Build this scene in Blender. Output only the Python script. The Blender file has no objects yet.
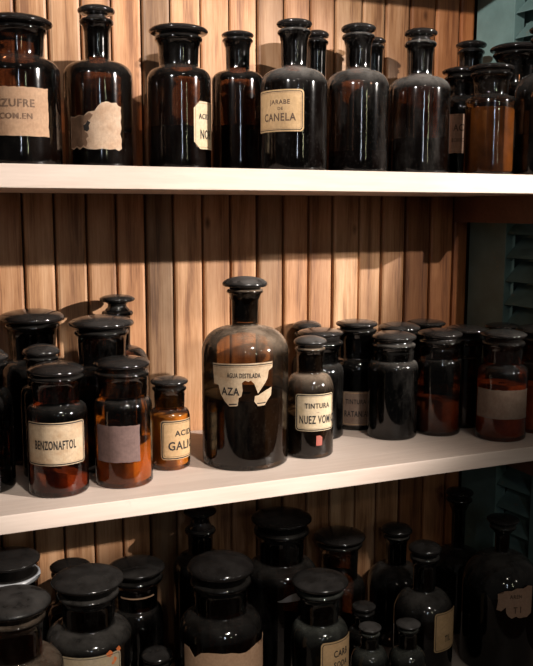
import bpy, bmesh, math, random
from math import pi, sin, cos, radians, atan2
from mathutils import Vector, noise

S = bpy.context.scene
COL = S.collection
random.seed(7)
EYE = 1.60                                   # eye height; every z below is metres relative to the eye unless noted
Z_TOP, Z_MID, Z_LOW = EYE + 0.0518, EYE - 0.3505, EYE - 0.74
BOARD = 0.0266
WALL_Y, CORNER_X, LEAN = 1.29, 0.943, 0.16   # plank wall plane, its right corner, how far the shutter opens outwards per metre

# ------------------------------------------------------------------ materials
class NT:
    def __init__(self, name):
        self.m = bpy.data.materials.new(name); self.m.use_nodes = True
        self.t = self.m.node_tree; self.t.nodes.clear()
        self.out = self.n('ShaderNodeOutputMaterial')
    def n(self, kind, **kw):
        x = self.t.nodes.new(kind)
        for k, v in kw.items():
            if k in ('operation', 'blend_type', 'data_type', 'attribute_name', 'distribution', 'noise_dimensions', 'layer_name', 'normalize', 'clamp', 'wave_type', 'bands_direction', 'feature'):
                setattr(x, k, v)
            else:
                x.inputs[k].default_value = v
        return x
    def l(self, a, b): self.t.links.new(a, b)
    def math(self, op, a, b=None, clamp=False):
        x = self.n('ShaderNodeMath', operation=op); x.use_clamp = clamp
        for i, v in enumerate((a, b)):
            if v is None: continue
            if isinstance(v, (int, float)): x.inputs[i].default_value = v
            else: self.l(v, x.inputs[i])
        return x.outputs[0]
    def mixc(self, fac, a, b, mode='MIX'):
        x = self.n('ShaderNodeMix', data_type='RGBA', blend_type=mode)
        for sock, v in ((x.inputs[0], fac), (x.inputs[6], a), (x.inputs[7], b)):
            if isinstance(v, (int, float)): sock.default_value = v
            elif isinstance(v, tuple): sock.default_value = (*v, 1)[:4]
            else: self.l(v, sock)
        return x.outputs[2]
    def mapping(self, src, scale=(1, 1, 1), loc=None):
        x = self.n('ShaderNodeMapping'); x.inputs['Scale'].default_value = scale
        self.l(src, x.inputs['Vector'])
        if loc is not None: self.l(loc, x.inputs['Location'])
        return x.outputs[0]
    def noise(self, vec, scale, detail=4, rough=.55):
        x = self.n('ShaderNodeTexNoise'); x.inputs['Scale'].default_value = scale
        x.inputs['Detail'].default_value = detail; x.inputs['Roughness'].default_value = rough
        self.l(vec, x.inputs['Vector']); return x.outputs['Fac']
    def ramp(self, fac, stops):
        x = self.n('ShaderNodeValToRGB'); e = x.color_ramp.elements
        while len(e) < len(stops): e.new(.5)
        for i, (p, c) in enumerate(stops):
            e[i].position = p; e[i].color = (*c, 1) if len(c) == 3 else c
        self.l(fac, x.inputs[0]); return x.outputs[0]
    def remap(self, v, a, b, c=0., d=1.):
        x = self.n('ShaderNodeMapRange'); x.clamp = True
        self.l(v, x.inputs[0])
        for i, q in enumerate((a, b, c, d)): x.inputs[i + 1].default_value = q
        return x.outputs[0]

def plain(name, col, rough=.6, spec=.4, var=.15, scale=60, bump=0.):
    t = NT(name); p = t.n('ShaderNodeBsdfPrincipled', Roughness=rough); p.inputs['Specular IOR Level'].default_value = spec
    tc = t.n('ShaderNodeTexCoord'); f = t.noise(tc.outputs['Object'], scale)
    lo = tuple(c * (1 - var) for c in col); hi = tuple(min(1, c * (1 + var)) for c in col)
    t.l(t.ramp(f, [(.3, lo), (.7, hi)]), p.inputs['Base Color'])
    if bump:
        b = t.n('ShaderNodeBump', Strength=bump, Distance=.002); t.l(f, b.inputs['Height']); t.l(b.outputs[0], p.inputs['Normal'])
    t.l(p.outputs[0], t.out.inputs[0]); return t.m

def dust_mask(t, top, speck):
    """Dust settles on what faces up, unevenly, plus sparse specks on the sides."""
    g = t.n('ShaderNodeNewGeometry'); s = t.n('ShaderNodeSeparateXYZ'); t.l(g.outputs['Normal'], s.inputs[0])
    tc = t.n('ShaderNodeTexCoord'); oi = t.n('ShaderNodeObjectInfo')
    cb = t.n('ShaderNodeCombineXYZ'); t.l(oi.outputs['Random'], cb.inputs[0]); t.l(oi.outputs['Random'], cb.inputs[1])
    sc = t.n('ShaderNodeVectorMath', operation='SCALE'); sc.inputs['Scale'].default_value = 3.; t.l(cb.outputs[0], sc.inputs[0])
    vec = t.mapping(tc.outputs['Object'], (1, 1, 1), sc.outputs[0])
    up = t.math('POWER', t.math('MAXIMUM', s.outputs[2], 0.0), 1.2)
    patchy = t.remap(t.noise(vec, 45, 6, .6), .3, .62, .25, 1)
    a = t.math('MULTIPLY', t.math('MULTIPLY', up, patchy), top)
    sp = t.remap(t.noise(vec, 420, 3, .7), .60, .72, 0, 1)
    smear = t.remap(t.noise(t.mapping(vec, (1, 1, .35)), 38, 5, .6), .48, .72, 0, 1)
    b = t.math('MULTIPLY', t.math('ADD', t.math('MULTIPLY', sp, .7), t.math('MULTIPLY', smear, .35)), speck)
    return t.math('ADD', a, b, True), vec

def glass(name, tint, top=.4, speck=.12, rough=.075, dust=(.36, .33, .30)):
    t = NT(name)
    tr = t.n('ShaderNodeBsdfTransparent'); tr.inputs[0].default_value = (*tint, 1)
    gl = t.n('ShaderNodeBsdfGlossy', Roughness=rough); gl.inputs[0].default_value = (1, 1, 1, 1)
    fr = t.n('ShaderNodeFresnel', IOR=1.5)
    m, vec = dust_mask(t, top, speck)
    b = t.n('ShaderNodeBump', Strength=.05, Distance=.004); t.l(t.noise(t.mapping(vec, (1, 1, .45)), 55, 3), b.inputs['Height'])
    t.l(b.outputs[0], gl.inputs['Normal']); t.l(b.outputs[0], fr.inputs['Normal'])
    x = t.n('ShaderNodeMixShader'); t.l(fr.outputs[0], x.inputs[0]); t.l(tr.outputs[0], x.inputs[1]); t.l(gl.outputs[0], x.inputs[2])
    df = t.n('ShaderNodeBsdfDiffuse'); df.inputs[0].default_value = (*dust, 1)
    y = t.n('ShaderNodeMixShader'); t.l(m, y.inputs[0]); t.l(x.outputs[0], y.inputs[1]); t.l(df.outputs[0], y.inputs[2])
    t.l(y.outputs[0], t.out.inputs[0]); return t.m

def stopper_mat(name, col, top, rough=.1, dust=(.30, .28, .265)):
    t = NT(name); p = t.n('ShaderNodeBsdfPrincipled', Roughness=rough)
    m, vec = dust_mask(t, top, .05)
    t.l(t.mixc(m, col, dust), p.inputs['Base Color'])
    t.l(t.remap(m, 0, .5, rough, .55), p.inputs['Roughness'])
    b = t.n('ShaderNodeBump', Strength=.12, Distance=.003); t.l(t.noise(vec, 60, 3), b.inputs['Height']); t.l(b.outputs[0], p.inputs['Normal'])
    t.l(p.outputs[0], t.out.inputs[0]); return t.m

def paper(name, col, stain, amount=.6, rough=.75):
    t = NT(name); p = t.n('ShaderNodeBsdfPrincipled', Roughness=rough); p.inputs['Specular IOR Level'].default_value = .25
    tc = t.n('ShaderNodeTexCoord'); v = tc.outputs['Object']
    f = t.remap(t.noise(v, 55, 6, .65), .42, .72, 0, amount)
    g = t.remap(t.noise(v, 260, 3, .6), .35, .7, .86, 1.06)
    c = t.mixc(f, col, stain)
    gc = t.n('ShaderNodeCombineColor')
    for i in range(3): t.l(g, gc.inputs[i])
    t.l(t.mixc(1.0, c, gc.outputs[0], 'MULTIPLY'), p.inputs['Base Color'])
    t.l(p.outputs[0], t.out.inputs[0]); return t.m

def plank_wood():
    t = NT('old_pine_planks'); p = t.n('ShaderNodeBsdfPrincipled', Roughness=.48)
    p.inputs['Specular IOR Level'].default_value = .35
    tc = t.n('ShaderNodeTexCoord'); at = t.n('ShaderNodeAttribute', attribute_name='plank')   # x: offset, y: tone, z: redness
    s = t.n('ShaderNodeSeparateXYZ'); t.l(at.outputs['Vector'], s.inputs[0])
    sc = t.n('ShaderNodeVectorMath', operation='SCALE'); sc.inputs['Scale'].default_value = 13.; 
    cb = t.n('ShaderNodeCombineXYZ'); t.l(s.outputs[0], cb.inputs[0]); t.l(s.outputs[0], cb.inputs[2]); t.l(cb.outputs[0], sc.inputs[0])
    v = t.mapping(tc.outputs['Object'], (1, 1, 1), sc.outputs[0])
    fine = t.noise(t.mapping(v, (1, 1, .035)), 420, 5, .65)
    mid = t.noise(t.mapping(v, (1, 1, .10)), 70, 4, .6)
    big = t.noise(t.mapping(v, (1, 1, .45)), 14, 4, .6)
    w = t.n('ShaderNodeTexWave', Scale=3.2, Distortion=7.); w.inputs['Detail'].default_value = 3; w.inputs['Detail Scale'].default_value = .8
    t.l(t.mapping(v, (2.2, 1, .16)), w.inputs['Vector'])
    g = t.math('ADD', t.math('MULTIPLY', fine, .38), t.math('ADD', t.math('MULTIPLY', mid, .50), t.math('MULTIPLY', w.outputs['Fac'], .12)))
    c = t.ramp(g, [(.36, (.19, .088, .042)), (.48, (.395, .212, .104)), (.61, (.52, .315, .178))])
    c = t.mixc(t.remap(big, .46, .72, 0, .6), c, (.25, .125, .062))
    k = t.n('ShaderNodeTexVoronoi', Scale=7.5); t.l(t.mapping(v, (1.6, 1, .8)), k.inputs['Vector'])          # knots
    c = t.mixc(t.remap(k.outputs['Distance'], .02, .075, .85, 0), c, (.085, .035, .015))
    tn = t.n('ShaderNodeCombineColor')
    t.l(s.outputs[1], tn.inputs[0])
    t.l(t.math('MULTIPLY', s.outputs[1], t.math('SUBTRACT', 1., t.math('MULTIPLY', s.outputs[2], .8))), tn.inputs[1])
    t.l(t.math('MULTIPLY', s.outputs[1], t.math('SUBTRACT', 1., t.math('MULTIPLY', s.outputs[2], 1.3))), tn.inputs[2])
    c = t.mixc(1.0, c, tn.outputs[0], 'MULTIPLY')
    t.l(c, p.inputs['Base Color'])
    b = t.n('ShaderNodeBump', Strength=.25, Distance=.002); t.l(g, b.inputs['Height']); t.l(b.outputs[0], p.inputs['Normal'])
    t.l(p.outputs[0], t.out.inputs[0]); return t.m

def board_wood(name, a, b_, rough=.55):
    t = NT(name); p = t.n('ShaderNodeBsdfPrincipled', Roughness=rough); p.inputs['Specular IOR Level'].default_value = .3
    tc = t.n('ShaderNodeTexCoord'); v = tc.outputs['Object']
    f = t.noise(t.mapping(v, (.06, 1, 1)), 150, 5, .6); g = t.noise(t.mapping(v, (.25, 1, 1)), 22, 5, .6)
    x = t.math('ADD', t.math('MULTIPLY', f, .5), t.math('MULTIPLY', g, .5))
    c = t.ramp(x, [(.32, a), (.62, b_)])
    dk = t.remap(t.noise(v, 30, 6, .7), .62, .78, 0, .35)
    c = t.mixc(dk, c, tuple(q * .55 for q in a))
    t.l(c, p.inputs['Base Color'])
    b = t.n('ShaderNodeBump', Strength=.12, Distance=.002); t.l(x, b.inputs['Height']); t.l(b.outputs[0], p.inputs['Normal'])
    t.l(p.outputs[0], t.out.inputs[0]); return t.m

def old_paint(name, col, under, rough=.5):
    t = NT(name); p = t.n('ShaderNodeBsdfPrincipled', Roughness=rough)
    tc = t.n('ShaderNodeTexCoord'); v = tc.outputs['Object']
    f = t.remap(t.noise(v, 40, 7, .7), .60, .70, 0, .75)
    g = t.noise(v, 25, 4); c = t.mixc(t.remap(g, .3, .7), tuple(q * .8 for q in col), tuple(q * 1.15 for q in col))
    t.l(t.mixc(f, c, under), p.inputs['Base Color'])
    t.l(p.outputs[0], t.out.inputs[0]); return t.m

GL = {
    'brown':  glass('brown_glass', (.33, .215, .145), .06, .035),
    'amber':  glass('amber_glass', (.60, .44, .25), .05, .04),
    'dusty':  glass('dusty_brown_glass', (.28, .18, .125), .42, .11),
    'umber':  glass('umber_glass', (.46, .31, .18), .06, .04),
    'haze':   glass('hazy_amber_glass', (.62, .46, .30), .62, .06, dust=(.40, .30, .22)),
    'dark':   glass('dark_glass', (.13, .08, .055), .06, .05),
    'black':  glass('black_glass', (.055, .035, .028), .07, .05),
    'grey':   glass('dusty_black_glass', (.06, .042, .034), .20, .08),
    'green':  glass('greenish_dark_glass', (.16, .14, .09), .24, .07, dust=(.30, .31, .27)),
}
ST = {
    'black': stopper_mat('black_stopper', (.008, .0065, .006), .06),
    'dust':  stopper_mat('dusty_black_stopper', (.009, .0078, .0072), .12, .11),
    'grey':  stopper_mat('grey_dust_stopper', (.011, .0098, .0092), .38, .14),
}
PAPER = {
    'tan':   paper('tan_paper', (.44, .275, .17), (.34, .19, .11)),
    'pale':  paper('pale_paper', (.50, .36, .255), (.36, .21, .12), .7),
    'cream': paper('cream_paper', (.53, .42, .285), (.55, .40, .20), .5),
    'aged':  paper('aged_paper', (.47, .35, .23), (.33, .20, .105), .8),
    'gold':  paper('golden_paper', (.46, .30, .155), (.36, .22, .10), .6),
    'faded': paper('faded_purple_paper', (.16, .10, .088), (.09, .055, .05), .6),
    'brown': paper('brown_paper', (.20, .14, .105), (.13, .07, .05), .6),
    'pink':  paper('pinkish_paper', (.36, .225, .155), (.34, .19, .12), .6),
    'white': paper('white_paper', (.62, .58, .54), (.45, .40, .36), .4),
    'stain': paper('stained_paper', (.25, .15, .095), (.15, .085, .05), .9),
    'red':   paper('red_paper', (.36, .095, .07), (.30, .13, .1), .5),
}
INK = plain('black_ink', (.028, .024, .022), .7, .2, .3, 300)
INK_SOFT = plain('faded_ink', (.17, .105, .07), .7, .2, .3, 300)
INK_BROWN = plain('brown_ink', (.10, .06, .04), .7, .2, .3, 300)
POWDER = {
    'orange': plain('orange_powder', (1.0, .46, .10), .9, .1, .18, 90, .5),
    'rust':   plain('rust_powder', (.62, .19, .07), .9, .1, .25, 80, .5),
    'ochre':  plain('ochre_powder', (.80, .46, .14), .9, .1, .22, 60, .5),
    'umber':  plain('umber_powder', (.17, .09, .045), .9, .1, .3, 40, .3),
    'brown':  plain('brown_powder', (.50, .20, .10), .9, .1, .2, 60, .4),
    'dark':   plain('dark_liquid', (.016, .011, .009), .7, .05, .2, 40),
    'peel':   plain('orange_flake', (.75, .20, .06), .8, .2, .2, 90),
}

# ------------------------------------------------------------------ mesh helpers
def link(name, bm, mat, parent=None, smooth=True):
    me = bpy.data.meshes.new(name); bmesh.ops.recalc_face_normals(bm, faces=bm.faces); bm.to_mesh(me); bm.free()
    if mat: me.materials.append(mat)
    if smooth:
        for p in me.polygons: p.use_smooth = True
    o = bpy.data.objects.new(name, me); COL.objects.link(o)
    if parent: o.parent = parent
    return o

def lathe(prof, seg=56):
    """Closed surface of revolution; the profile starts and ends on the axis."""
    bm = bmesh.new(); rings = []
    for r, z in prof:
        if r < 1e-6: rings.append([bm.verts.new((0, 0, z))])
        else: rings.append([bm.verts.new((r * cos(2 * pi * i / seg), r * sin(2 * pi * i / seg), z)) for i in range(seg)])
    for a, b in zip(rings, rings[1:]):
        for i in range(seg):
            j = (i + 1) % seg
            if len(a) == 1 and len(b) == 1: continue
            if len(a) == 1: bm.faces.new((a[0], b[i], b[j]))
            elif len(b) == 1: bm.faces.new((a[i], a[j], b[0]))
            else: bm.faces.new((a[i], a[j], b[j], b[i]))
    return bm

def arc(cr, cz, rr, rz, a0, a1, n):
    return [(cr + rr * cos(radians(a0 + (a1 - a0) * i / n)), cz + rz * sin(radians(a0 + (a1 - a0) * i / n))) for i in range(n + 1)]

def body_profile(rb, zf, rn, zn, rl, lip_z, lip_t, flat=False):
    p = [(0, .004), (rb * .55, .004), (rb * .78, .0008)]
    p += arc(rb - .0045, .0045, .0045, .0045, -90, 0, 5)
    for k in range(1, 8): p.append((rb, .0045 + (zf - .0045) * k / 8))
    fil = min(.004, (rb - rn) * .25, (zn - zf) * .3)
    top = zn - fil * .9
    rq = rn + fil * .6
    p += [(rq + (rb - rq) * cos(radians(a)) ** .92 if a < 89 else rq + .0001, zf + (top - zf) * sin(radians(a)) ** 1.0) for a in range(0, 91, 7)][0:]
    p += arc(rn + fil, zn + fil * .2, fil, fil, 240, 180, 4)
    zl0 = lip_z - lip_t
    for k in range(1, 5): p.append((rn + (min(rl, rn * 1.05) - rn) * (k / 5), zn + fil * .2 + (zl0 - .0015 - zn - fil * .2) * k / 5))
    p += arc(rl - lip_t, lip_z, lip_t, lip_t, -80, 80, 8)
    p += [(rl * .7, lip_z + lip_t), (0, lip_z + lip_t)]
    q = [p[0]]
    for a in p[1:]:
        if abs(a[0] - q[-1][0]) + abs(a[1] - q[-1][1]) > 1e-5: q.append(a)
    return q

def stopper_profile(z0, rp, zc, rc, hd, kind, plug_r, plug_z):
    et = min(.0036, (zc - z0) * .5)
    e = min(rc * .16, .0045)
    if kind == 'bottle':                       # a waisted knob under the disc
        p = [(0, plug_z), (plug_r * .95, plug_z), (plug_r, plug_z + .001), (plug_r, z0), (rp * 1.25, z0), (rp * 1.3, z0 + .001), (rp, z0 + (zc - et - z0) * .4), (rp * .95, z0 + (zc - et - z0) * .7), (rp * 1.3, zc - et - .0003)]
    else:
        p = [(0, plug_z), (plug_r * .95, plug_z), (plug_r, plug_z + .001), (plug_r, z0), (rp, z0 + .0001), (rp, zc - et - .0002)]
    p += [(rc - e * 1.3, zc - et)]
    p += arc(rc - e, zc, e, et, -75, 0, 5)
    p += [(rc * cos(radians(a)), zc + hd * sin(radians(a))) for a in (6, 12, 20, 30, 40, 50, 60, 70, 80)]
    p += [(0, zc + hd)]
    return p

def contents_bm(r, z1, tilt, phi, rough=.002, seg=40):
    """Powder or liquid lying in the bottle, its surface sloping towards phi."""
    bm = bmesh.new(); rings = []
    for rr, z in ((r * .9, .005), (r, .0075)): rings.append([bm.verts.new((rr * cos(2 * pi * i / seg), rr * sin(2 * pi * i / seg), z)) for i in range(seg)])
    for k in range(1, 8):
        fr = 1 - (k - 1) / 7.0
        ring = []
        for i in range(seg):
            a = 2 * pi * i / seg; x, y = r * fr * cos(a), r * fr * sin(a)
            h = z1 + tilt * (x * cos(phi) + y * sin(phi)) / r + (noise.noise(Vector((x * 90 + z1 * 50, y * 90, phi))) * rough if rough else 0)
            ring.append(bm.verts.new((x, y, max(h, .009))))
            if fr == 0: break
        rings.append(ring)
    c0 = bm.verts.new((0, 0, .005))
    for i in range(seg): bm.faces.new((c0, rings[0][(i + 1) % seg], rings[0][i]))
    for a, b in zip(rings, rings[1:]):
        for i in range(seg):
            j = (i + 1) % seg
            if len(b) == 1: bm.faces.new((a[i], a[j], b[0]))
            else: bm.faces.new((a[i], a[j], b[j], b[i]))
    return bm

def wrap(flat, radius, ang, z, lift, thick, step=radians(4)):
    """flat: bmesh in the XY plane (metres). Bend it round a cylinder, centred on angle ang and height z."""
    xs = [v.co.x for v in flat.verts]; x0, x1 = min(xs), max(xs)
    n = int((x1 - x0) / radius / step) + 1
    for i in range(1, n):
        geom = flat.verts[:] + flat.edges[:] + flat.faces[:]
        bmesh.ops.bisect_plane(flat, geom=geom, plane_co=(x0 + (x1 - x0) * i / n, 0, 0), plane_no=(1, 0, 0), dist=1e-7)
    if thick:
        r = bmesh.ops.extrude_face_region(flat, geom=flat.faces[:])
        for v in r['geom']:
            if isinstance(v, bmesh.types.BMVert): v.co.z += thick
    for v in flat.verts:
        a = ang + v.co.x / radius; d = radius + lift + v.co.z
        v.co = (d * cos(a), d * sin(a), z + v.co.y)
    return flat

def poly_bm(polys):
    bm = bmesh.new()
    for p in polys:
        f = bm.faces.new([bm.verts.new((x, y, 0)) for x, y in p])
    bmesh.ops.triangulate(bm, faces=bm.faces[:])
    return bm

def ring_bm(outer, inner):
    bm = bmesh.new(); a = [bm.verts.new((x, y, 0)) for x, y in outer]; b = [bm.verts.new((x, y, 0)) for x, y in inner]
    n = len(a)
    for i in range(n):
        j = (i + 1) % n; bm.faces.new((a[i], a[j], b[j], b[i]))
    return bm

def round_rect(w, h, r, n=5):
    p = []
    for cx, cy, a in ((w / 2 - r, h / 2 - r, 0), (-w / 2 + r, h / 2 - r, 90), (-w / 2 + r, -h / 2 + r, 180), (w / 2 - r, -h / 2 + r, 270)):
        p += [(cx + r * cos(radians(a + 90 * i / n)), cy + r * sin(radians(a + 90 * i / n))) for i in range(n + 1)]
    return p

def cut_rect(w, h, c): return [(w/2, h/2-c), (w/2-c, h/2), (-w/2+c, h/2), (-w/2, h/2-c), (-w/2, -h/2+c), (-w/2+c, -h/2), (w/2-c, -h/2), (w/2, -h/2+c)]

def torn_rect(w, h, seed, amp=.03, sides='tblr'):
    rnd = random.Random(seed); p = []
    def side(x0, y0, x1, y1, key):
        n = 14
        for i in range(n):
            t = i / n; x, y = x0 + (x1 - x0) * t, y0 + (y1 - y0) * t
            if key in sides and i: 
                q = rnd.uniform(0, amp) * min(w, h) * (1.8 if rnd.random() < .2 else 1)
                x -= math.copysign(q, x) if key in 'lr' else 0; y -= math.copysign(q, y) if key in 'tb' else 0
            p.append((x, y))
    side(-w/2, -h/2, w/2, -h/2, 'b'); side(w/2, -h/2, w/2, h/2, 'r'); side(w/2, h/2, -w/2, h/2, 't'); side(-w/2, h/2, -w/2, -h/2, 'l')
    return p

def text_bm(lines, bold=.03):
    """lines: (string, centre x, centre y, cap height, width squeeze, align)."""
    bm = bmesh.new()
    for s, cx, cy, h, sq, al in lines:
        cu = bpy.data.curves.new('lettering_curve', 'FONT'); cu.body = s; cu.size = h / .70
        cu.align_x = al; cu.align_y = 'CENTER'; cu.resolution_u = 3; cu.space_character = 1.12; cu.offset = h * bold
        o = bpy.data.objects.new('lettering_curve', cu); COL.objects.link(o)
        dg = bpy.context.evaluated_depsgraph_get(); me = bpy.data.meshes.new_from_object(o.evaluated_get(dg))
        vs = [bm.verts.new((v.co.x * sq + cx, v.co.y + cy, 0)) for v in me.vertices]
        for p in me.polygons:
            try: bm.faces.new([vs[i] for i in p.vertices])
            except ValueError: pass
        bpy.data.objects.remove(o); bpy.data.curves.remove(cu); bpy.data.meshes.remove(me)
    return bm

def box(bm, x0, x1, y0, y1, z0, z1, bevel=0.):
    r = bmesh.ops.create_cube(bm, size=1)
    for v in r['verts']: v.co = ((x0 + x1) / 2 + v.co.x * (x1 - x0), (y0 + y1) / 2 + v.co.y * (y1 - y0), (z0 + z1) / 2 + v.co.z * (z1 - z0))
    if bevel:
        es = list({e for v in r['verts'] for e in v.link_edges})
        bmesh.ops.bevel(bm, geom=es, offset=bevel, segments=2, affect='EDGES', profile=.6)

def tag(o, label, cat, group=None):
    o['label'] = label; o['category'] = cat
    if group: o['group'] = group
    return o

def empty(name, loc):
    o = bpy.data.objects.new(name, None); o.location = loc; o.empty_display_size = .02; COL.objects.link(o); return o

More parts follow.
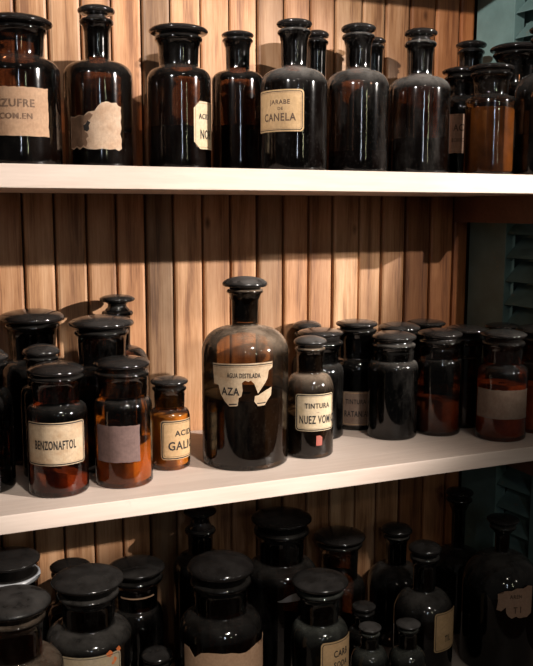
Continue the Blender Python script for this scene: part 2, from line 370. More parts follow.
# ------------------------------------------------------------------ the bottles: measurements in metres
# shelf, x, y, shoulder height, body radius, neck-foot height, neck radius, lip height, lip radius, stopper height, stopper radius, dome, kind
DIM = {
    'T1': ('T', 0.1442, 1.1150, 0.1133, 0.0504, 0.1334, 0.0316, 0.1639, 0.0363, 0.1720, 0.0435, 0.0102, 'jar'),
    'T2': ('T', 0.2521, 1.1600, 0.1223, 0.0448, 0.1446, 0.0157, 0.1908, 0.0221, 0.2051, 0.0241, 0.0076, 'bottle'),
    'T3': ('T', 0.3602, 1.1500, 0.1221, 0.0429, 0.1411, 0.0263, 0.1756, 0.0322, 0.1864, 0.0398, 0.0080, 'jar'),
    'T4': ('T', 0.4647, 1.2000, 0.1334, 0.0380, 0.1510, 0.0171, 0.1907, 0.0223, 0.1983, 0.0233, 0.0061, 'bottle'),
    'T5': ('T', 0.4968, 1.0750, 0.1136, 0.0444, 0.1381, 0.0172, 0.1817, 0.0225, 0.1931, 0.0238, 0.0058, 'bottle'),
    'T6': ('T', 0.6085, 1.2350, 0.1312, 0.0360, 0.1508, 0.0147, 0.2046, 0.0185, 0.2157, 0.0194, 0.0080, 'bottle'),
    'T7': ('T', 0.5963, 1.0800, 0.1171, 0.0432, 0.1425, 0.0171, 0.1845, 0.0227, 0.1957, 0.0240, 0.0071, 'bottle'),
    'T8': ('T', 0.7085, 1.2350, 0.1241, 0.0370, 0.1459, 0.0152, 0.2044, 0.0184, 0.2143, 0.0200, 0.0067, 'bottle'),
    'T9': ('T', 0.6967, 1.0800, 0.1170, 0.0439, 0.1406, 0.0171, 0.1819, 0.0227, 0.1976, 0.0234, 0.0068, 'bottle'),
    'T10': ('T', 0.8886, 1.2250, 0.1320, 0.0403, 0.1546, 0.0183, 0.2078, 0.0224, 0.2196, 0.0253, 0.0077, 'bottle'),
    'T11': ('T', 0.8142, 1.1400, 0.1035, 0.0366, 0.1231, 0.0224, 0.1501, 0.0285, 0.1606, 0.0323, 0.0075, 'jar'),
    'T12': ('T', 0.8061, 1.0600, 0.1048, 0.0367, 0.1162, 0.0244, 0.1438, 0.0305, 0.1535, 0.0327, 0.0065, 'jar'),
    'T13': ('T', 0.9093, 1.1300, 0.1222, 0.0381, 0.1467, 0.0299, 0.1902, 0.0392, 0.1991, 0.0438, 0.0094, 'jar'),
    'T14': ('T', 0.8880, 1.0400, 0.1137, 0.0445, 0.1510, 0.0176, 0.1964, 0.0234, 0.2105, 0.0263, 0.0068, 'bottle'),
    'M1': ('M', 0.0861, 1.1174, 0.1072, 0.0369, 0.1304, 0.0252, 0.1597, 0.0326, 0.1686, 0.0338, 0.0085, 'jar'),
    'M2': ('M', 0.1663, 1.2350, 0.1209, 0.0501, 0.1467, 0.0312, 0.1901, 0.0375, 0.2009, 0.0458, 0.0130, 'jar'),
    'M3': ('M', 0.1645, 1.1460, 0.1069, 0.0281, 0.1245, 0.0186, 0.1580, 0.0224, 0.1660, 0.0245, 0.0110, 'jar'),
    'M4': ('M', 0.2485, 1.1620, 0.1220, 0.0466, 0.1444, 0.0314, 0.1861, 0.0370, 0.1985, 0.0442, 0.0110, 'jar'),
    'M5': ('M', 0.2905, 1.2440, 0.1252, 0.0441, 0.1553, 0.0178, 0.2014, 0.0227, 0.2222, 0.0257, 0.0069, 'bottle'),
    'M6': ('M', 0.0953, 1.1800, 0.1005, 0.0215, 0.1222, 0.0213, 0.1518, 0.0252, 0.1626, 0.0265, 0.0098, 'jar'),
    'M7': ('M', 0.1707, 1.0723, 0.0992, 0.0375, 0.1146, 0.0282, 0.1457, 0.0343, 0.1540, 0.0351, 0.0109, 'jar'),
    'M8': ('M', 0.2555, 1.0753, 0.1001, 0.0373, 0.1133, 0.0304, 0.1436, 0.0348, 0.1566, 0.0359, 0.0091, 'jar'),
    'M9': ('M', 0.3304, 1.1167, 0.0707, 0.0275, 0.0834, 0.0202, 0.1100, 0.0233, 0.1198, 0.0256, 0.0066, 'jar'),
    'M10': ('M', 0.4376, 1.1054, 0.1564, 0.0607, 0.1952, 0.0183, 0.2407, 0.0255, 0.2504, 0.0314, 0.0108, 'flat'),
    'M11': ('M', 0.5361, 1.0994, 0.0939, 0.0344, 0.1219, 0.0188, 0.1540, 0.0220, 0.1646, 0.0240, 0.0090, 'jar'),
    'M12': ('M', 0.6082, 1.2600, 0.0872, 0.0257, 0.1140, 0.0181, 0.1507, 0.0222, 0.1631, 0.0239, 0.0103, 'jar'),
    'M13': ('M', 0.5955, 1.1856, 0.0947, 0.0375, 0.1170, 0.0281, 0.1470, 0.0358, 0.1634, 0.0358, 0.0072, 'jar'),
    'M14': ('M', 0.6775, 1.2180, 0.0912, 0.0378, 0.1161, 0.0278, 0.1590, 0.0325, 0.1695, 0.0341, 0.0071, 'jar'),
    'M15': ('M', 0.7013, 1.1425, 0.1072, 0.0391, 0.1215, 0.0313, 0.1437, 0.0343, 0.1569, 0.0355, 0.0090, 'jar'),
    'M16': ('M', 0.7532, 1.2100, 0.0922, 0.0326, 0.1158, 0.0282, 0.1493, 0.0331, 0.1601, 0.0347, 0.0089, 'jar'),
    'M17': ('M', 0.7796, 1.1319, 0.1034, 0.0361, 0.1211, 0.0318, 0.1459, 0.0333, 0.1588, 0.0356, 0.0082, 'jar'),
    'M18': ('M', 0.8182, 1.2300, 0.0894, 0.0301, 0.1155, 0.0274, 0.1500, 0.0315, 0.1620, 0.0332, 0.0066, 'jar'),
    'M19': ('M', 0.8424, 1.1500, 0.0944, 0.0255, 0.1160, 0.0262, 0.1457, 0.0310, 0.1597, 0.0339, 0.0078, 'jar'),
    'M20': ('M', 0.9235, 1.1600, 0.0938, 0.0288, 0.1194, 0.0236, 0.1499, 0.0268, 0.1601, 0.0285, 0.0057, 'jar'),
    'M21': ('M', 0.8534, 1.0685, 0.1025, 0.0394, 0.1167, 0.0288, 0.1482, 0.0333, 0.1622, 0.0353, 0.0071, 'jar'),
    'M22': ('M', 0.9327, 1.0840, 0.0944, 0.0337, 0.1139, 0.0273, 0.1480, 0.0336, 0.1617, 0.0352, 0.0101, 'jar'),
    'B1': ('B', 0.1137, 1.1600, 0.1774, 0.0499, 0.2048, 0.0328, 0.2492, 0.0395, 0.2719, 0.0414, 0.0083, 'jar'),
    'B2': ('B', 0.1014, 1.0100, 0.1896, 0.0574, 0.2152, 0.0324, 0.2595, 0.0382, 0.2771, 0.0447, 0.0122, 'jar'),
    'B3': ('B', 0.2043, 1.0800, 0.1812, 0.0564, 0.2023, 0.0335, 0.2413, 0.0408, 0.2607, 0.0473, 0.0095, 'jar'),
    'B4': ('B', 0.2050, 1.2150, 0.1478, 0.0387, 0.1727, 0.0221, 0.2143, 0.0278, 0.2251, 0.0293, 0.0059, 'jar'),
    'B5': ('B', 0.2999, 1.2000, 0.1267, 0.0394, 0.1554, 0.0300, 0.1980, 0.0389, 0.2137, 0.0425, 0.0085, 'jar'),
    'B6': ('B', 0.3060, 1.1150, 0.0555, 0.0244, 0.0739, 0.0171, 0.1044, 0.0213, 0.1150, 0.0227, 0.0088, 'jar'),
    'B7': ('B', 0.4091, 1.2250, 0.1839, 0.0429, 0.2119, 0.0188, 0.2463, 0.0242, 0.2771, 0.0257, 0.0066, 'bottle'),
    'B8': ('B', 0.3811, 1.0550, 0.1690, 0.0573, 0.1983, 0.0351, 0.2375, 0.0418, 0.2576, 0.0460, 0.0166, 'jar'),
    'B9': ('B', 0.5233, 1.1700, 0.1767, 0.0562, 0.2030, 0.0344, 0.2487, 0.0436, 0.2681, 0.0473, 0.0095, 'jar'),
    'B10': ('B', 0.6499, 1.2150, 0.1085, 0.0440, 0.1351, 0.0302, 0.1913, 0.0384, 0.2035, 0.0430, 0.0092, 'jar'),
    'B11': ('B', 0.5308, 1.0500, 0.1294, 0.0424, 0.1571, 0.0268, 0.1983, 0.0346, 0.2134, 0.0410, 0.0105, 'jar'),
    'B12': ('B', 0.7669, 1.2250, 0.0982, 0.0492, 0.1348, 0.0174, 0.1821, 0.0234, 0.1929, 0.0270, 0.0122, 'jar'),
    'B13': ('B', 0.7416, 1.1000, 0.1038, 0.0476, 0.1443, 0.0176, 0.1961, 0.0238, 0.2100, 0.0263, 0.0118, 'jar'),
    'B14': ('B', 0.6090, 1.0400, 0.0773, 0.0279, 0.1026, 0.0133, 0.1230, 0.0155, 0.1324, 0.0170, 0.0038, 'jar'),
    'B15': ('B', 0.6471, 1.1250, 0.0631, 0.0288, 0.0868, 0.0143, 0.1104, 0.0174, 0.1204, 0.0189, 0.0044, 'jar'),
    'B16': ('B', 0.6717, 1.0350, 0.0664, 0.0283, 0.0921, 0.0131, 0.1192, 0.0165, 0.1279, 0.0186, 0.0037, 'jar'),
    'B17': ('B', 0.8951, 1.2250, 0.1063, 0.0490, 0.1440, 0.0117, 0.2315, 0.0232, 0.2444, 0.0249, 0.0075, 'bottle'),
    'B18': ('B', 0.8844, 1.0900, 0.1269, 0.0632, 0.1890, 0.0115, 0.2299, 0.0213, 0.2418, 0.0262, 0.0052, 'bottle'),
}
SHELF_Z = {'T': Z_TOP, 'M': Z_MID, 'B': Z_LOW}
GROUP = {'T': 'bottles on the upper shelf', 'M': 'bottles on the middle shelf', 'B': 'bottles on the lower shelf'}

def bottle(key, glass_key, stop_key, label, cat='bottle', powder=None, paper_=None, extra=None):
    sh, x, y, zf, rb, zn, rn, zl, rl, zc, rc, hd, kind = DIM[key]
    z0 = SHELF_Z[sh]; face = atan2(-y, -x)
    root = empty('apothecary_jar' if cat == 'jar' else 'apothecary_bottle', (x, y, z0)); tag(root, label, cat, GROUP[sh])
    lip_t = max(.0018, min(.0042, (zc - zl) * .30, rl * .18))
    link('glass_body', lathe(body_profile(rb, zf, rn, zn, rl, zl, lip_t)), GL[glass_key], root)
    rp = rl * .84 if kind != 'bottle' else min(rn * .78, rc * .6)
    link('stopper', lathe(stopper_profile(zl + lip_t, rp, zc, rc, hd, kind, rn - .0022, zn + (zl - zn) * (.9 if key in ('T1', 'T13', 'M4', 'B10', 'B11') else .08))), ST[stop_key], root)
    if powder:
        pk, level, tilt, dirn, rg = powder
        link('liquid' if pk == 'dark' else 'powder', contents_bm(rb - .0025, level, tilt, face + radians(dirn), rg), POWDER[pk], root)
    if paper_:
        pk, a0, a1, zb, zt = paper_[:5]; o = paper_[5] if len(paper_) > 5 else {}
        rr = o.get('radius', rb); w = radians(a1 - a0) * rr; h = zt - zb; ang = face + radians((a0 + a1) / 2); zm = (zb + zt) / 2
        layers = []
        shape = o.get('shape', 'rect')
        if shape == 'rect': polys = [torn_rect(w, h, int(w * 9999) % 50, .012)]
        elif shape == 'round': polys = [round_rect(w, h, min(w, h) * .09)]
        elif shape == 'cut': polys = [cut_rect(w, h, min(w, h) * .16)]
        elif shape == 'torn': polys = [torn_rect(w, h, o.get('seed', 5), o.get('amp', .05), o.get('sides', 'tblr'))]
        else: polys = [[((u - .5) * w, (v - .5) * h) for u, v in p] for p in shape]
        layers.append((wrap(poly_bm(polys), rr, ang, zm, .0001, .0003), PAPER[pk]))
        for k, (inset, thick, ink) in enumerate(o.get('borders', [])):
            a = round_rect(w - 2 * inset, h - 2 * inset, min(w, h) * .07); b = round_rect(w - 2 * inset - 2 * thick, h - 2 * inset - 2 * thick, min(w, h) * .06)
            layers.append((wrap(ring_bm(a, b), rr, ang, zm, .00045 + k * .00004, 0), ink))
        for poly, ink in o.get('blots', []):
            layers.append((wrap(poly_bm([[((u - .5) * w, (v - .5) * h) for u, v in poly]]), rr, ang, zm, .00045 + .00004 * len(layers), 0), ink))
        if o.get('text'):
            ls = [(s, (u - .5) * w, (v - .5) * h, hh * h, sq, al) for s, u, v, hh, sq, al in o['text']]
            layers.append((wrap(text_bm(ls), rr, ang, zm, .00072, 0, radians(2)), o.get('ink', INK)))
        me = bpy.data.meshes.new('label'); bm = bmesh.new()
        for i, (lb, m) in enumerate(layers):
            t = bpy.data.meshes.new('layer'); lb.to_mesh(t); lb.free(); n0 = len(bm.faces); bm.from_mesh(t); bpy.data.meshes.remove(t)
            bm.faces.ensure_lookup_table()
            for f in bm.faces[n0:]: f.material_index = i
            me.materials.append(m)
        bmesh.ops.recalc_face_normals(bm, faces=[f for f in bm.faces if f.material_index == 0]); bm.to_mesh(me); bm.free()
        lo = bpy.data.objects.new('label', me); COL.objects.link(lo); lo.parent = root
        if o.get('label'): lo['label'] = o['label']
    if extra: extra(root, rb, zf, zn, face)
    return root

def circle(cx, cy, r, n=12, sx=1.): return [(cx + sx * r * cos(2 * pi * i / n), cy + r * sin(2 * pi * i / n)) for i in range(n)]
C, Lf = 'CENTER', 'LEFT'

# ---- upper shelf
bottle('T1', 'brown', 'black', 'wide-mouthed brown jar with a large plain tan AZUFRE label, first on the upper shelf', 'jar',
       ('dark', .048, 0, 0, 0), ('tan', -42, 42, .0351, .0922, dict(text=[('AZUFRE', .43, .66, .155, .95, C), ('COM.EN', .45, .40, .115, 1.0, C)], ink=INK_SOFT)))
bottle('T2', 'brown', 'black', 'brown bottle with a ragged blank pale label and one dark blot, knob stopper', 'bottle', ('dark', .050, 0, 0, 0),
       ('pale', -52, 39, .0258, .0861, dict(shape=[[(0, .03), (.06, 0), (.14, .05), (.2, 0), (.27, .05), (.36, .01), (.5, 0), (.62, .02), (.76, 0), (.86, .02), (.93, -.02), (1, .03), (.99, .12), (1, .22), (.97, .34), (1, .46), (.98, .6), (1, .7), (.985, .82), (1, .9), (.93, .93), (.9, .985), (.8, .97), (.74, 1.0), (.62, .97), (.56, .9), (.5, .80), (.38, .78), (.3, .7), (.2, .72), (.1, .68), (.0, .7)]],
            blots=[([(.01, .05), (.07, .03), (.14, .08), (.22, .04), (.28, .09), (.33, .05), (.36, .14), (.33, .22), (.38, .27), (.36, .34), (.31, .37), (.33, .46), (.29, .52), (.36, .58), (.42, .63), (.47, .72), (.40, .765), (.32, .70), (.22, .70), (.12, .66), (.02, .67), (.015, .5), (.03, .35), (.01, .2)], PAPER['stain']), ([(.30, .40), (.36, .37), (.40, .42), (.39, .5), (.42, .56), (.37, .6), (.33, .53), (.29, .5)], INK)])))
bottle('T3', 'brown', 'black', 'tall dark jar with a flat wide stopper and a cream octagonal NOR label turned aside', 'jar', ('dark', .060, 0, 0, 0),
       ('cream', 26, 104, .0299, .0919, dict(shape='cut', borders=[(.0022, .0005, INK_SOFT)], text=[('ACID', .30, .68, .11, .8, C), ('NOR', .16, .30, .185, .62, Lf)])))
bottle('T4', 'brown', 'black', 'unlabelled narrow brown bottle between the octagonal-label jar and the CANELA bottle', 'bottle', ('dark', .070, 0, 0, 0))
bottle('T5', 'dusty', 'dust', 'dusty dark bottle with the tan bordered CANELA label', 'bottle', ('dark', .118, 0, 0, 0),
       ('gold', -84, 17, .0504, .1037, dict(shape='round', borders=[(.0018, .0010, INK), (.0038, .0004, INK_SOFT)], ink=INK_BROWN,
            text=[('JARABE', .585, .70, .105, 1.0, C), ('DE', .60, .545, .07, 1.1, C), ('CANELA', .56, .335, .18, .84, C)])))
bottle('T6', 'dark', 'black', 'narrow dark bottle showing only its neck and stopper behind the CANELA bottle')
bottle('T7', 'dusty', 'dust', 'dusty unlabelled brown bottle directly right of the CANELA bottle', 'bottle', ('dark', .030, 0, 0, 0))
bottle('T8', 'dark', 'black', 'dark bottle whose stopper peeps out behind the dusty bottle right of CANELA')
bottle('T9', 'dusty', 'black', 'dusty unlabelled bottle with a dark red base before the bare right-hand planks', 'bottle', ('dark', .050, 0, 0, 0))
bottle('T10', 'dark', 'black', 'dark knob-stoppered bottle standing back against the green shutter stile on the upper shelf')
bottle('T11', 'dark', 'black', 'dark jar with a narrow pinkish ACI label, half hidden behind the brown powder jar', 'jar', None,
       ('pink', -46, 37, .0354, .0942, dict(borders=[(.0022, .0004, INK_SOFT)], text=[('ACI', .5, .64, .17, .75, C), ('BORICO', .5, .33, .09, .8, C)], ink=INK_BROWN)))
bottle('T12', 'amber', 'black', 'small wide-mouthed amber jar of brown contents on the upper shelf', 'jar', ('umber', .0944, .002, 0, .001))
bottle('T13', 'brown', 'black', 'large brown jar with a broad flat stopper near the upper louvres', 'jar')
bottle('T14', 'dusty', 'black', 'rounded dark bottle cut off by the photo edge, last on the upper shelf', 'bottle', ('dark', .06, 0, 0, 0))

# ---- middle shelf
bottle('M1', 'black', 'dust', 'black jar cut off by the photo edge, first on the middle shelf front row', 'jar', ('dark', .09, 0, 0, 0))
bottle('M2', 'dark', 'black', 'large black wide jar behind the small capped jar left of the BENZONAFTOL jar', 'jar', ('dark', .10, 0, 0, 0))
bottle('M3', 'black', 'dust', 'small black capped jar squeezed between the BENZONAFTOL jar and the large jar behind', 'jar', ('dark', .09, 0, 0, 0))
bottle('M4', 'dark', 'dust', 'large brown-necked jar with a wide grey stopper behind the orange powder jar', 'jar', ('dark', .1011, 0, 0, 0))
bottle('M5', 'brown', 'dust', 'tall bottle with a mushroom knob stopper against the planks behind the wide grey-stoppered jar', 'bottle', ('dark', .08, 0, 0, 0))
bottle('M6', 'black', 'dust', 'dark jar far back, only its stopper edge showing by the photo edge', 'jar')
bottle('M7', 'brown', 'black', 'brown jar with the cream BENZONAFTOL label and rust powder sloping below it', 'jar', ('rust', .029, .010, -75, .003),
       ('aged', -68, 57, .0418, .0955, dict(shape='round', borders=[(.0009, .0016, INK), (.0036, .0003, INK_SOFT)], text=[('BENZONAFTOL', .50, .47, .20, .44, C)])))
bottle('M8', 'umber', 'black', 'amber jar of bright orange powder with a faded purplish blank label', 'jar', ('orange', .047, .0105, 78, .002),
       ('faded', -61, 33, .0350, .0829))
bottle('M9', 'amber', 'dust', 'smallest amber jar, ochre powder, with the tan GALIC label beside the big bottle', 'jar', ('ochre', .074, .001, 60, .0015),
       ('gold', -27, 98, .0162, .0706, dict(shape='round', borders=[(.0010, .0016, INK), (.0040, .0005, INK)], text=[('ACIDO', .33, .66, .14, 1.0, Lf), ('GALICO', .17, .34, .21, .84, Lf)])))
bottle('M10', 'haze', 'grey', 'big hazy amber round-shouldered bottle with a torn AGUA DESTILADA label', 'bottle', ('dark', .0965, 0, 0, 0),
       ('aged', -45, 37, .0902, .1504, dict(shape=[
           [(0, .955), (1, 1), (1, .87), (.93, .8), (.91, .63), (.88, .55), (.75, .30), (.69, .52), (.64, .60), (.60, .57), (.55, .60), (.50, .55), (.51, .36), (.49, .24), (.45, .20), (.43, .02), (.30, .0), (.22, .12), (.15, .27), (.11, .47), (.02, .49)],
           [(.76, .26), (.88, .36), (.985, .42), (.975, .24), (.90, .11), (.86, .02), (.75, .01), (.69, .12), (.70, .24)]],
           blots=[([(.005, .925), (.995, .968), (.995, .945), (.005, .9)], INK), ([(.02, .88), (.99, .92), (.99, .912), (.02, .87)], INK_SOFT), ([(.30, .03), (.42, .05), (.42, .075), (.29, .06)], INK), ([(.74, .06), (.87, .07), (.88, .095), (.73, .085)], INK)],
           text=[('AGUA DESTILADA', .525, .70, .105, .56, C), ('AZA', .175, .335, .17, .80, Lf)])))
def stamp(root, rb, zf, zn, face):
    o = link('stamp', wrap(poly_bm([[(-.0047, -.0075), (.0043, -.007), (.0047, .0045), (.001, .0075), (-.0045, .0072)]]), rb, face + radians(24), .0273, .0001, .0002), PAPER['red'], root, False)
    o['label'] = 'small red paper stamp'
bottle('M11', 'haze', 'grey', 'dusty grey-shouldered bottle with the cream TINTURA NUEZ VOMICA label and red stamp', 'bottle', ('dark', .060, 0, 0, 0),
       ('cream', -35, 68, .0414, .0946, dict(shape='round', borders=[(.0009, .0017, INK), (.0036, .0004, INK_SOFT)], text=[('TINTURA', .53, .68, .135, .80, C), ('\u2014', .53, .51, .06, .8, C), ('NUEZ VOMICA', .60, .30, .215, .52, C)])), stamp)
bottle('M12', 'black', 'dust', 'small dark jar deep behind the NUEZ VOMICA bottle, only its cap showing', 'jar')
bottle('M13', 'black', 'dust', 'black jar with a broad double-rimmed stopper just behind the NUEZ VOMICA bottle', 'jar', ('dark', .09, 0, 0, 0))
bottle('M14', 'black', 'dust', 'dark wide jar with a dim brown label, back row between two black jars', 'jar', ('dark', .09, 0, 0, 0),
       ('brown', -33, 42, .0086, .0643, dict(shape='round', borders=[(.0020, .0007, PAPER['gold'])], text=[('TINTURA', .45, .70, .13, .7, C), ('RATANIA', .45, .34, .17, .6, C)], ink=INK)))
bottle('M15', 'grey', 'dust', 'solid black dusty jar without label, front row of the middle shelf', 'jar', ('dark', .104, 0, 0, 0))
bottle('M16', 'black', 'dust', 'dark jar at the back whose flat cap shows above the solid black jar', 'jar')
bottle('M17', 'brown', 'black', 'dark jar half full of reddish brown powder between the black jar and the blank-band jar', 'jar', ('brown', .055, .003, -60, .002))
bottle('M18', 'black', 'dust', 'dark jar against the planks behind the reddish powder jar, low cap only', 'jar')
bottle('M19', 'dark', 'black', 'dark jar with a glint of orange contents tucked behind the blank-band jar', 'jar', ('ochre', .074, 0, 0, .001))
bottle('M20', 'black', 'black', 'black jar by the shutter with just its cap top showing behind the blank-band jar', 'jar')
bottle('M21', 'umber', 'dust', 'jar of red-brown powder with a blank greyish brown band label round it', 'jar', ('rust', .086, .001, 0, .001),
       ('brown', -64, 72, .0359, .0815))
bottle('M22', 'amber', 'dust', 'brown jar cut off by the photo edge, last on the middle shelf', 'jar', ('rust', .074, 0, 0, .001))

# ---- lower shelf
def lit_rim(root, rb, zf, zn, face):  # light caught on the glass lip, put in as a grey-white ring
    bm = lathe([(.0330, .2462)] + [(.0388 + .0026 * cos(radians(a)), .2492 + .0036 * sin(radians(a))) for a in range(-120, 121, 24)] + [(.0330, .2524)])
    bmesh.ops.bridge_loops(bm, edges=[e for e in bm.edges if e.is_boundary])
    link('rim', bm, plain('lit_lip_grey', (.42, .43, .45), .2, .5, .1), root)['label'] = 'glass rim painted in its lit grey-white'
bottle('B1', 'dark', 'black', 'dark jar with a glass rim coloured as if lit under its cap, back left lower shelf', 'jar', ('dark', .10, 0, 0, 0), None, lit_rim)
bottle('B2', 'haze', 'grey', 'large jar with brown shoulders and a sloping dusty cap at the lower left corner', 'jar', ('rust', .085, 0, 0, .002))
def flakes(root, rb, zf, zn, face):
    bm = bmesh.new()
    for a, z, s in ((26, -.001, .0050), (40, .001, .0042), (33, -.011, .0040), (31, -.015, .0026)):
        rn_ = random.Random(int(a * z * 1000)); f = poly_bm([[(s * (.6 + .5 * rn_.random()) * cos(2 * pi * i / 9), s * (.6 + .5 * rn_.random()) * sin(2 * pi * i / 9)) for i in range(9)]])
        wrap(f, rb, face + radians(a), zf + z, .0002, .0002); t = bpy.data.meshes.new('f'); f.to_mesh(t); f.free(); bm.from_mesh(t); bpy.data.meshes.remove(t)
    o = link('orange_flakes', bm, POWDER['peel'], root, False); o['label'] = 'orange flakes on the shoulder'
bottle('B3', 'grey', 'dust', 'black dusty-shouldered jar with orange flakes above its cream label', 'jar', ('dark', .11, 0, 0, 0),
       ('cream', -41, 43, .125, .1806, dict(shape='round', borders=[(.0018, .0008, INK)])), flakes)
bottle('B4', 'black', 'black', 'dark jar far back with only its cap above the orange-flaked jar', 'jar')
bottle('B5', 'dark', 'dust', 'dark jar with a brown paper band round its neck, between two larger front jars', 'jar', ('dark', .05, 0, 0, 0),
       ('tan', -50, 54, .1760, .1929, dict(radius=.0305)))
bottle('B6', 'black', 'dust', 'small low black jar between the orange-flaked jar and the torn tan label jar', 'jar')
bottle('B7', 'dark', 'black', 'dark bottle with a waisted knob stopper tucked up under the middle shelf edge', 'bottle')
bottle('B8', 'brown', 'black', 'largest front jar with a black domed cap and torn tan paper, lower shelf', 'jar', ('dark', .09, 0, 0, 0),
       ('tan', -59, 88, .10, .1629, dict(shape='torn', sides='t', amp=.12, seed=12)))
bottle('B9', 'dark', 'black', 'large dark jar with a small white paper scrap, back row of the lower shelf', 'jar', ('dark', .09, 0, 0, 0),
       ('white', -6, 34, .1560, .1700, dict(shape=[[(0, .1), (.1, 0), (.9, .05), (1, .5), (.9, 1), (.55, .85), (.35, .6), (.2, .3)]])))
bottle('B10', 'brown', 'black', 'brown-necked wide jar against the planks beside the sunlit patch, lower shelf', 'jar', ('dark', .05, 0, 0, 0))
bottle('B11', 'green', 'dust', 'greenish brown bottle with a broad half-dusty cap and a tan bordered label turned aside', 'bottle', ('dark', .05, 0, 0, 0),
       ('gold', 3, 90, .065, .1406, dict(shape='round', borders=[(.0020, .0010, INK)], text=[('CARB', .50, .74, .13, .7, C), ('SODA', .50, .52, .12, .7, C)])))
bottle('B12', 'grey', 'dust', 'black round-shouldered bottle at the back left of the side-labelled bottle', 'bottle')
bottle('B13', 'grey', 'dust', 'black bottle with a narrow tan label on its far side, behind the two small bottles', 'bottle', ('dark', .04, 0, 0, 0),
       ('gold', 22, 84, .0585, .1228, dict(shape='round', borders=[(.0020, .0009, INK)], text=[('TIL', .5, .30, .16, .6, C)])))
bottle('B14', 'green', 'grey', 'small grey-shouldered bottle in front, beside the tan bordered label bottle', 'bottle', ('dark', .03, 0, 0, 0))
bottle('B15', 'black', 'dust', 'small black bottle standing behind the first small grey-shouldered bottle', 'bottle')
bottle('B16', 'green', 'grey', 'small grey-shouldered bottle with a tilted pale stopper, before the side-labelled bottle', 'bottle', ('dark', .03, 0, 0, 0))
bottle('B17', 'black', 'black', 'thin-necked black bottle deep in the shadow against the back planks', 'bottle')
bottle('B18', 'grey', 'black', 'large black thin-necked bottle with a ragged brown label near the lower louvres', 'bottle', ('dark', .05, 0, 0, 0),
       ('pink', -4, 50, .1009, .1536, dict(shape=[[(0, .25), (.12, .22), (.24, .35), (.25, .18), (.3, .08), (.4, .0), (.52, .06), (.6, .0), (.7, .05), (.85, .0), (1, .1), (1, .95), (.85, 1), (.7, .93), (.5, .95), (.4, .88), (.2, .86), (.18, .78), (.02, .75), (.03, .5)]],
            text=[('AREN', .5, .68, .12, .8, C), ('T I', .55, .25, .20, .7, C)], ink=INK_BROWN)))

# ------------------------------------------------------------------ shelving and setting
PLANK = plank_wood()
gaps = [-.305, -.258, -.21, -.165, -.12, -.073, -.026, .022, .07, .118, .166, .211, .258, .303, .348, .392, .440, .487, .533, .579, .625, .670, .720, .764, .811, .862, .911, CORNER_X]
tone = [1.0, .9, 1.05, 1, .95, 1.05, .9, 1, 1.05, .98, 1.12, .98, .92, 1.05, .50, 1.15, 1.0, 1.08, .72, .98, .90, 1.15, 1.12, 1.0, .55, .85, .72]
red = [.1, .2, .05, .1, .2, .1, .15, .1, .1, .1, .05, .05, .1, .15, .0, .05, .1, .1, .05, .15, .15, .0, .05, .1, .35, .35, .5]
bm = bmesh.new(); lay = bm.verts.layers.float_vector.new('plank')
for i, (a, b) in enumerate(zip(gaps, gaps[1:])):
    before = set(bm.verts); d = random.uniform(-.0012, .0012)
    r = bmesh.ops.create_cube(bm, size=1)
    x0, x1, y0, y1, z0, z1 = a + .0014, b - .0014, WALL_Y + d, WALL_Y + .016, Z_LOW - .05, Z_TOP + .62
    for v in r['verts']: v.co = ((x0 + x1) / 2 + v.co.x * (x1 - x0), (y0 + y1) / 2 + v.co.y * (y1 - y0), (z0 + z1) / 2 + v.co.z * (z1 - z0))
    es = list({e for v in r['verts'] for e in v.link_edges if abs(e.verts[0].co.x - e.verts[1].co.x) < 1e-6 and abs(e.verts[0].co.y - e.verts[1].co.y) < 1e-6 and e.verts[0].co.y < WALL_Y + .01})
    bmesh.ops.bevel(bm, geom=es, offset=.0042, segments=2, affect='EDGES', profile=.5)
    for v in bm.verts:
        if v not in before: v[lay] = (i * .37 + .11, tone[i], red[i])
w = link('wall_back', bm, PLANK, None, False); w['kind'] = 'structure'
bm = bmesh.new(); box(bm, gaps[0], CORNER_X + .25, WALL_Y + .0165, WALL_Y + .03, Z_LOW - .05, Z_TOP + .62)
o = link('wall_backing', bm, plain('dark_backing_wood', (.03, .018, .012), .8), None, False); o['kind'] = 'structure'; o.name = 'trim_1'

PALE = board_wood('pale_planed_wood', (.58, .46, .385), (.70, .58, .50))
DARKW = board_wood('dark_brown_wood', (.10, .045, .028), (.16, .075, .045), .5)
def shelf(zt, th, y0, label):
    bm = bmesh.new()
    edge = lambda y: CORNER_X - .003 + LEAN * (WALL_Y - y)          # the right end is cut to the slope of the shutter
    pts = [(gaps[0], y0), (edge(y0), y0), (edge(WALL_Y), WALL_Y - .0015), (gaps[0], WALL_Y - .0015)]
    lo = [bm.verts.new((a, b, zt - th)) for a, b in pts]; hi = [bm.verts.new((a, b, zt)) for a, b in pts]
    bm.faces.new(lo[::-1]); bm.faces.new(hi)
    for i in range(4): bm.faces.new((lo[i], lo[(i + 1) % 4], hi[(i + 1) % 4], hi[i]))
    bmesh.ops.bevel(bm, geom=bm.edges[:], offset=.0012, segments=2, affect='EDGES', profile=.6)
    return tag(link('shelf_board', bm, PALE, None, False), label, 'shelf', 'pale wooden shelf boards')
shelf(Z_TOP, BOARD, 1.0, 'pale planed shelf board carrying the CANELA and AZUFRE bottles')
shelf(Z_MID, BOARD * .85, 1.0, 'pale planed shelf board carrying the big torn-label bottle and BENZONAFTOL jar')
shelf(Z_LOW, BOARD, .90, 'shelf board under the crowded dark bottles of the lowest row')
shelf(Z_TOP + .405, BOARD, 1.0, 'shelf board above the top row, throwing a shadow on the planks')

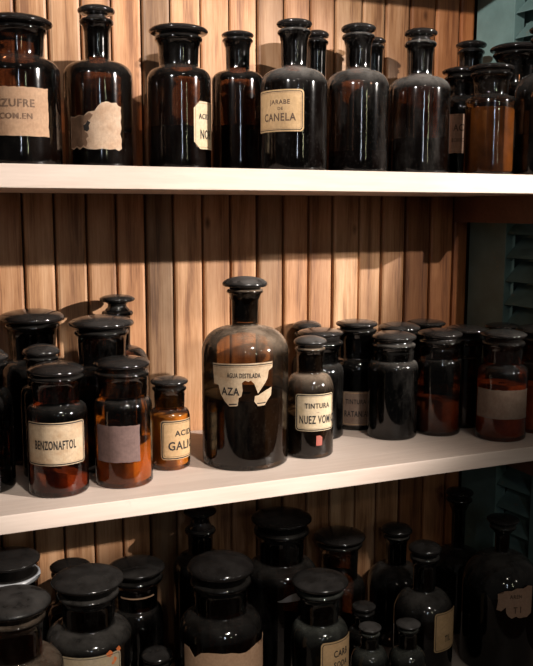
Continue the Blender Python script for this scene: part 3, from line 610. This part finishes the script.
# louvred green shutter closing the right end; it opens slightly outwards towards the front
PAINT = old_paint('old_green_paint', (.115, .185, .175), (.22, .17, .12))
sh = empty('louvred_shutter', (CORNER_X + .049, WALL_Y, Z_LOW)); sh.rotation_euler = (0, 0, math.atan(LEAN))
tag(sh, 'old green painted louvred shutter closing the right end of the shelves', 'shutter')
H = Z_TOP + .60 - Z_LOW
def part(name, boxes, mat, bev=.001, rot=0):
    bm = bmesh.new()
    for b in boxes: box(bm, *b, bev)
    return link(name, bm, mat, sh, False)
part('stile', [(-.050, -.026, -.082, .003, 0, H)], PAINT)
part('stile', [(-.050, -.026, -.198, -.160, 0, H)], PAINT)
part('rail', [(-.049, -.027, -.1595, -.0825, 0, .06)], PAINT)
part('rail', [(-.049, -.027, -.1595, -.0825, H - .06, H)], PAINT)
bm = bmesh.new(); k = 0
z = .075
while z < H - .09:
    r = bmesh.ops.create_cube(bm, size=1)
    for v in r['verts']:
        x_, y_, z_ = v.co.x * .046, -.121 + v.co.y * .0765, v.co.z * .007
        v.co = (-.030 + x_ * cos(.72) + z_ * sin(.72) , y_, z + x_ * sin(.72) * 1. + z_ * cos(.72))
    es = list({e for v in r['verts'] for e in v.link_edges}); bmesh.ops.bevel(bm, geom=es, offset=.001, segments=1, affect='EDGES')
    z += .0402
link('louvre_slats', bm, PAINT, sh, False)
bm = bmesh.new(); box(bm, -.012, .0, -.198, .0, 0, H)
o = link('back_board', bm, PAINT, sh, False)

c = bmesh.new(); box(c, .908, .940, 1.075, WALL_Y - .004, Z_TOP - BOARD - .0445, Z_TOP - BOARD - .0002, .001)
tag(link('shelf_batten', c, DARKW, None, False), 'dark brown batten holding up the upper shelf beside the shutter', 'batten')
c = bmesh.new(); box(c, .908, .940, 1.012, WALL_Y - .004, Z_MID - BOARD * .85 - .0445, Z_MID - BOARD * .85 - .0002, .001)
tag(link('shelf_batten', c, DARKW, None, False), 'dark brown batten under the middle shelf, deep in shadow', 'batten')

# ------------------------------------------------------------------ camera
cam = bpy.data.cameras.new('camera'); cam.sensor_fit = 'VERTICAL'; cam.sensor_height = 36; cam.lens = 860 / 666 * 36
cam.clip_start = .05
co = bpy.data.objects.new('camera', cam); COL.objects.link(co)
co.location = (0, 0, EYE); co.rotation_euler = (radians(90 - 8.0756), radians(-.07), radians(-23.034)); S.camera = co

# ------------------------------------------------------------------ light: two ceiling spots, two tall narrow windows, dim room
def aim(o, target):
    o.rotation_euler = (Vector(target) - o.location).to_track_quat('-Z', 'Y').to_euler()
def spot(name, loc, target, power, col, cone, blend, size):
    l = bpy.data.lights.new(name, 'SPOT'); l.energy = power; l.color = col; l.spot_size = radians(cone); l.spot_blend = blend; l.shadow_soft_size = size
    o = bpy.data.objects.new(name, l); o.location = loc; COL.objects.link(o); aim(o, target)
def area(name, loc, target, power, col, sx, sy):
    l = bpy.data.lights.new(name, 'AREA'); l.shape = 'RECTANGLE'; l.size = sx; l.size_y = sy; l.energy = power; l.color = col
    o = bpy.data.objects.new(name, l); o.location = loc; COL.objects.link(o); aim(o, target)
R_ = (3.35, -1.75, EYE + 1.03); L_ = (-2.4, -1.8, EYE + 1.32)
spot('ceiling_spot', R_, (.36, 1.15, EYE - .02), 1520, (1, .92, .845), 12.8, .42, .03)
spot('ceiling_spot', L_, (.58, 1.2, EYE + .38), 950, (1, .94, .89), 11, .7, .03)
area('narrow_window', (-.10, -1.9, EYE + .44), (.4, 1.1, EYE + .1), 2.8, (.80, .88, 1), .05, .52)
area('narrow_window', (.85, -1.95, EYE + .44), (.4, 1.1, EYE + .1), 1.4, (.95, .95, .62), .035, .52)
spot('ceiling_spot', (1.85, -2.3, EYE + 1.12), (.74, 1.25, EYE - .16), 300, (1, .88, .74), 7, .7, .03)
spot('ceiling_spot', (.55, -1.15, EYE + 1.45), (.40, 1.08, EYE - .36), 210, (1, .91, .82), 17, .8, .10)
for bx, by, bz in ((-.8, -2.0, 1.05), (1.7, -2.0, 1.05), (.2, -1.5, 1.55)):      # globe lamps hanging over the shop floor
    l = bpy.data.lights.new('globe_lamp', 'POINT'); l.energy = 8; l.color = (1, .9, .76); l.shadow_soft_size = .06
    o = bpy.data.objects.new('globe_lamp', l); o.location = (bx, by, EYE + bz); COL.objects.link(o)
bm = bmesh.new(); box(bm, -1.6, 3.6, -3.0, WALL_Y + .03, -.03, 0)
o = link('floor', bm, DARKW, None, False); o['kind'] = 'structure'
W = bpy.data.worlds.new('room'); S.world = W; W.use_nodes = True
W.node_tree.nodes['Background'].inputs[0].default_value = (1, .90, .82, 1); W.node_tree.nodes['Background'].inputs[1].default_value = .035

S.view_settings.view_transform = 'Standard'; S.view_settings.look = 'None'; S.view_settings.gamma = 1; S.view_settings.exposure = 0
S.view_settings.use_curve_mapping = False
S.cycles.use_denoising = True; S.cycles.max_bounces = 10; S.cycles.transparent_max_bounces = 24; S.cycles.glossy_bounces = 4; S.cycles.diffuse_bounces = 4
S.cycles.sample_clamp_indirect = 4
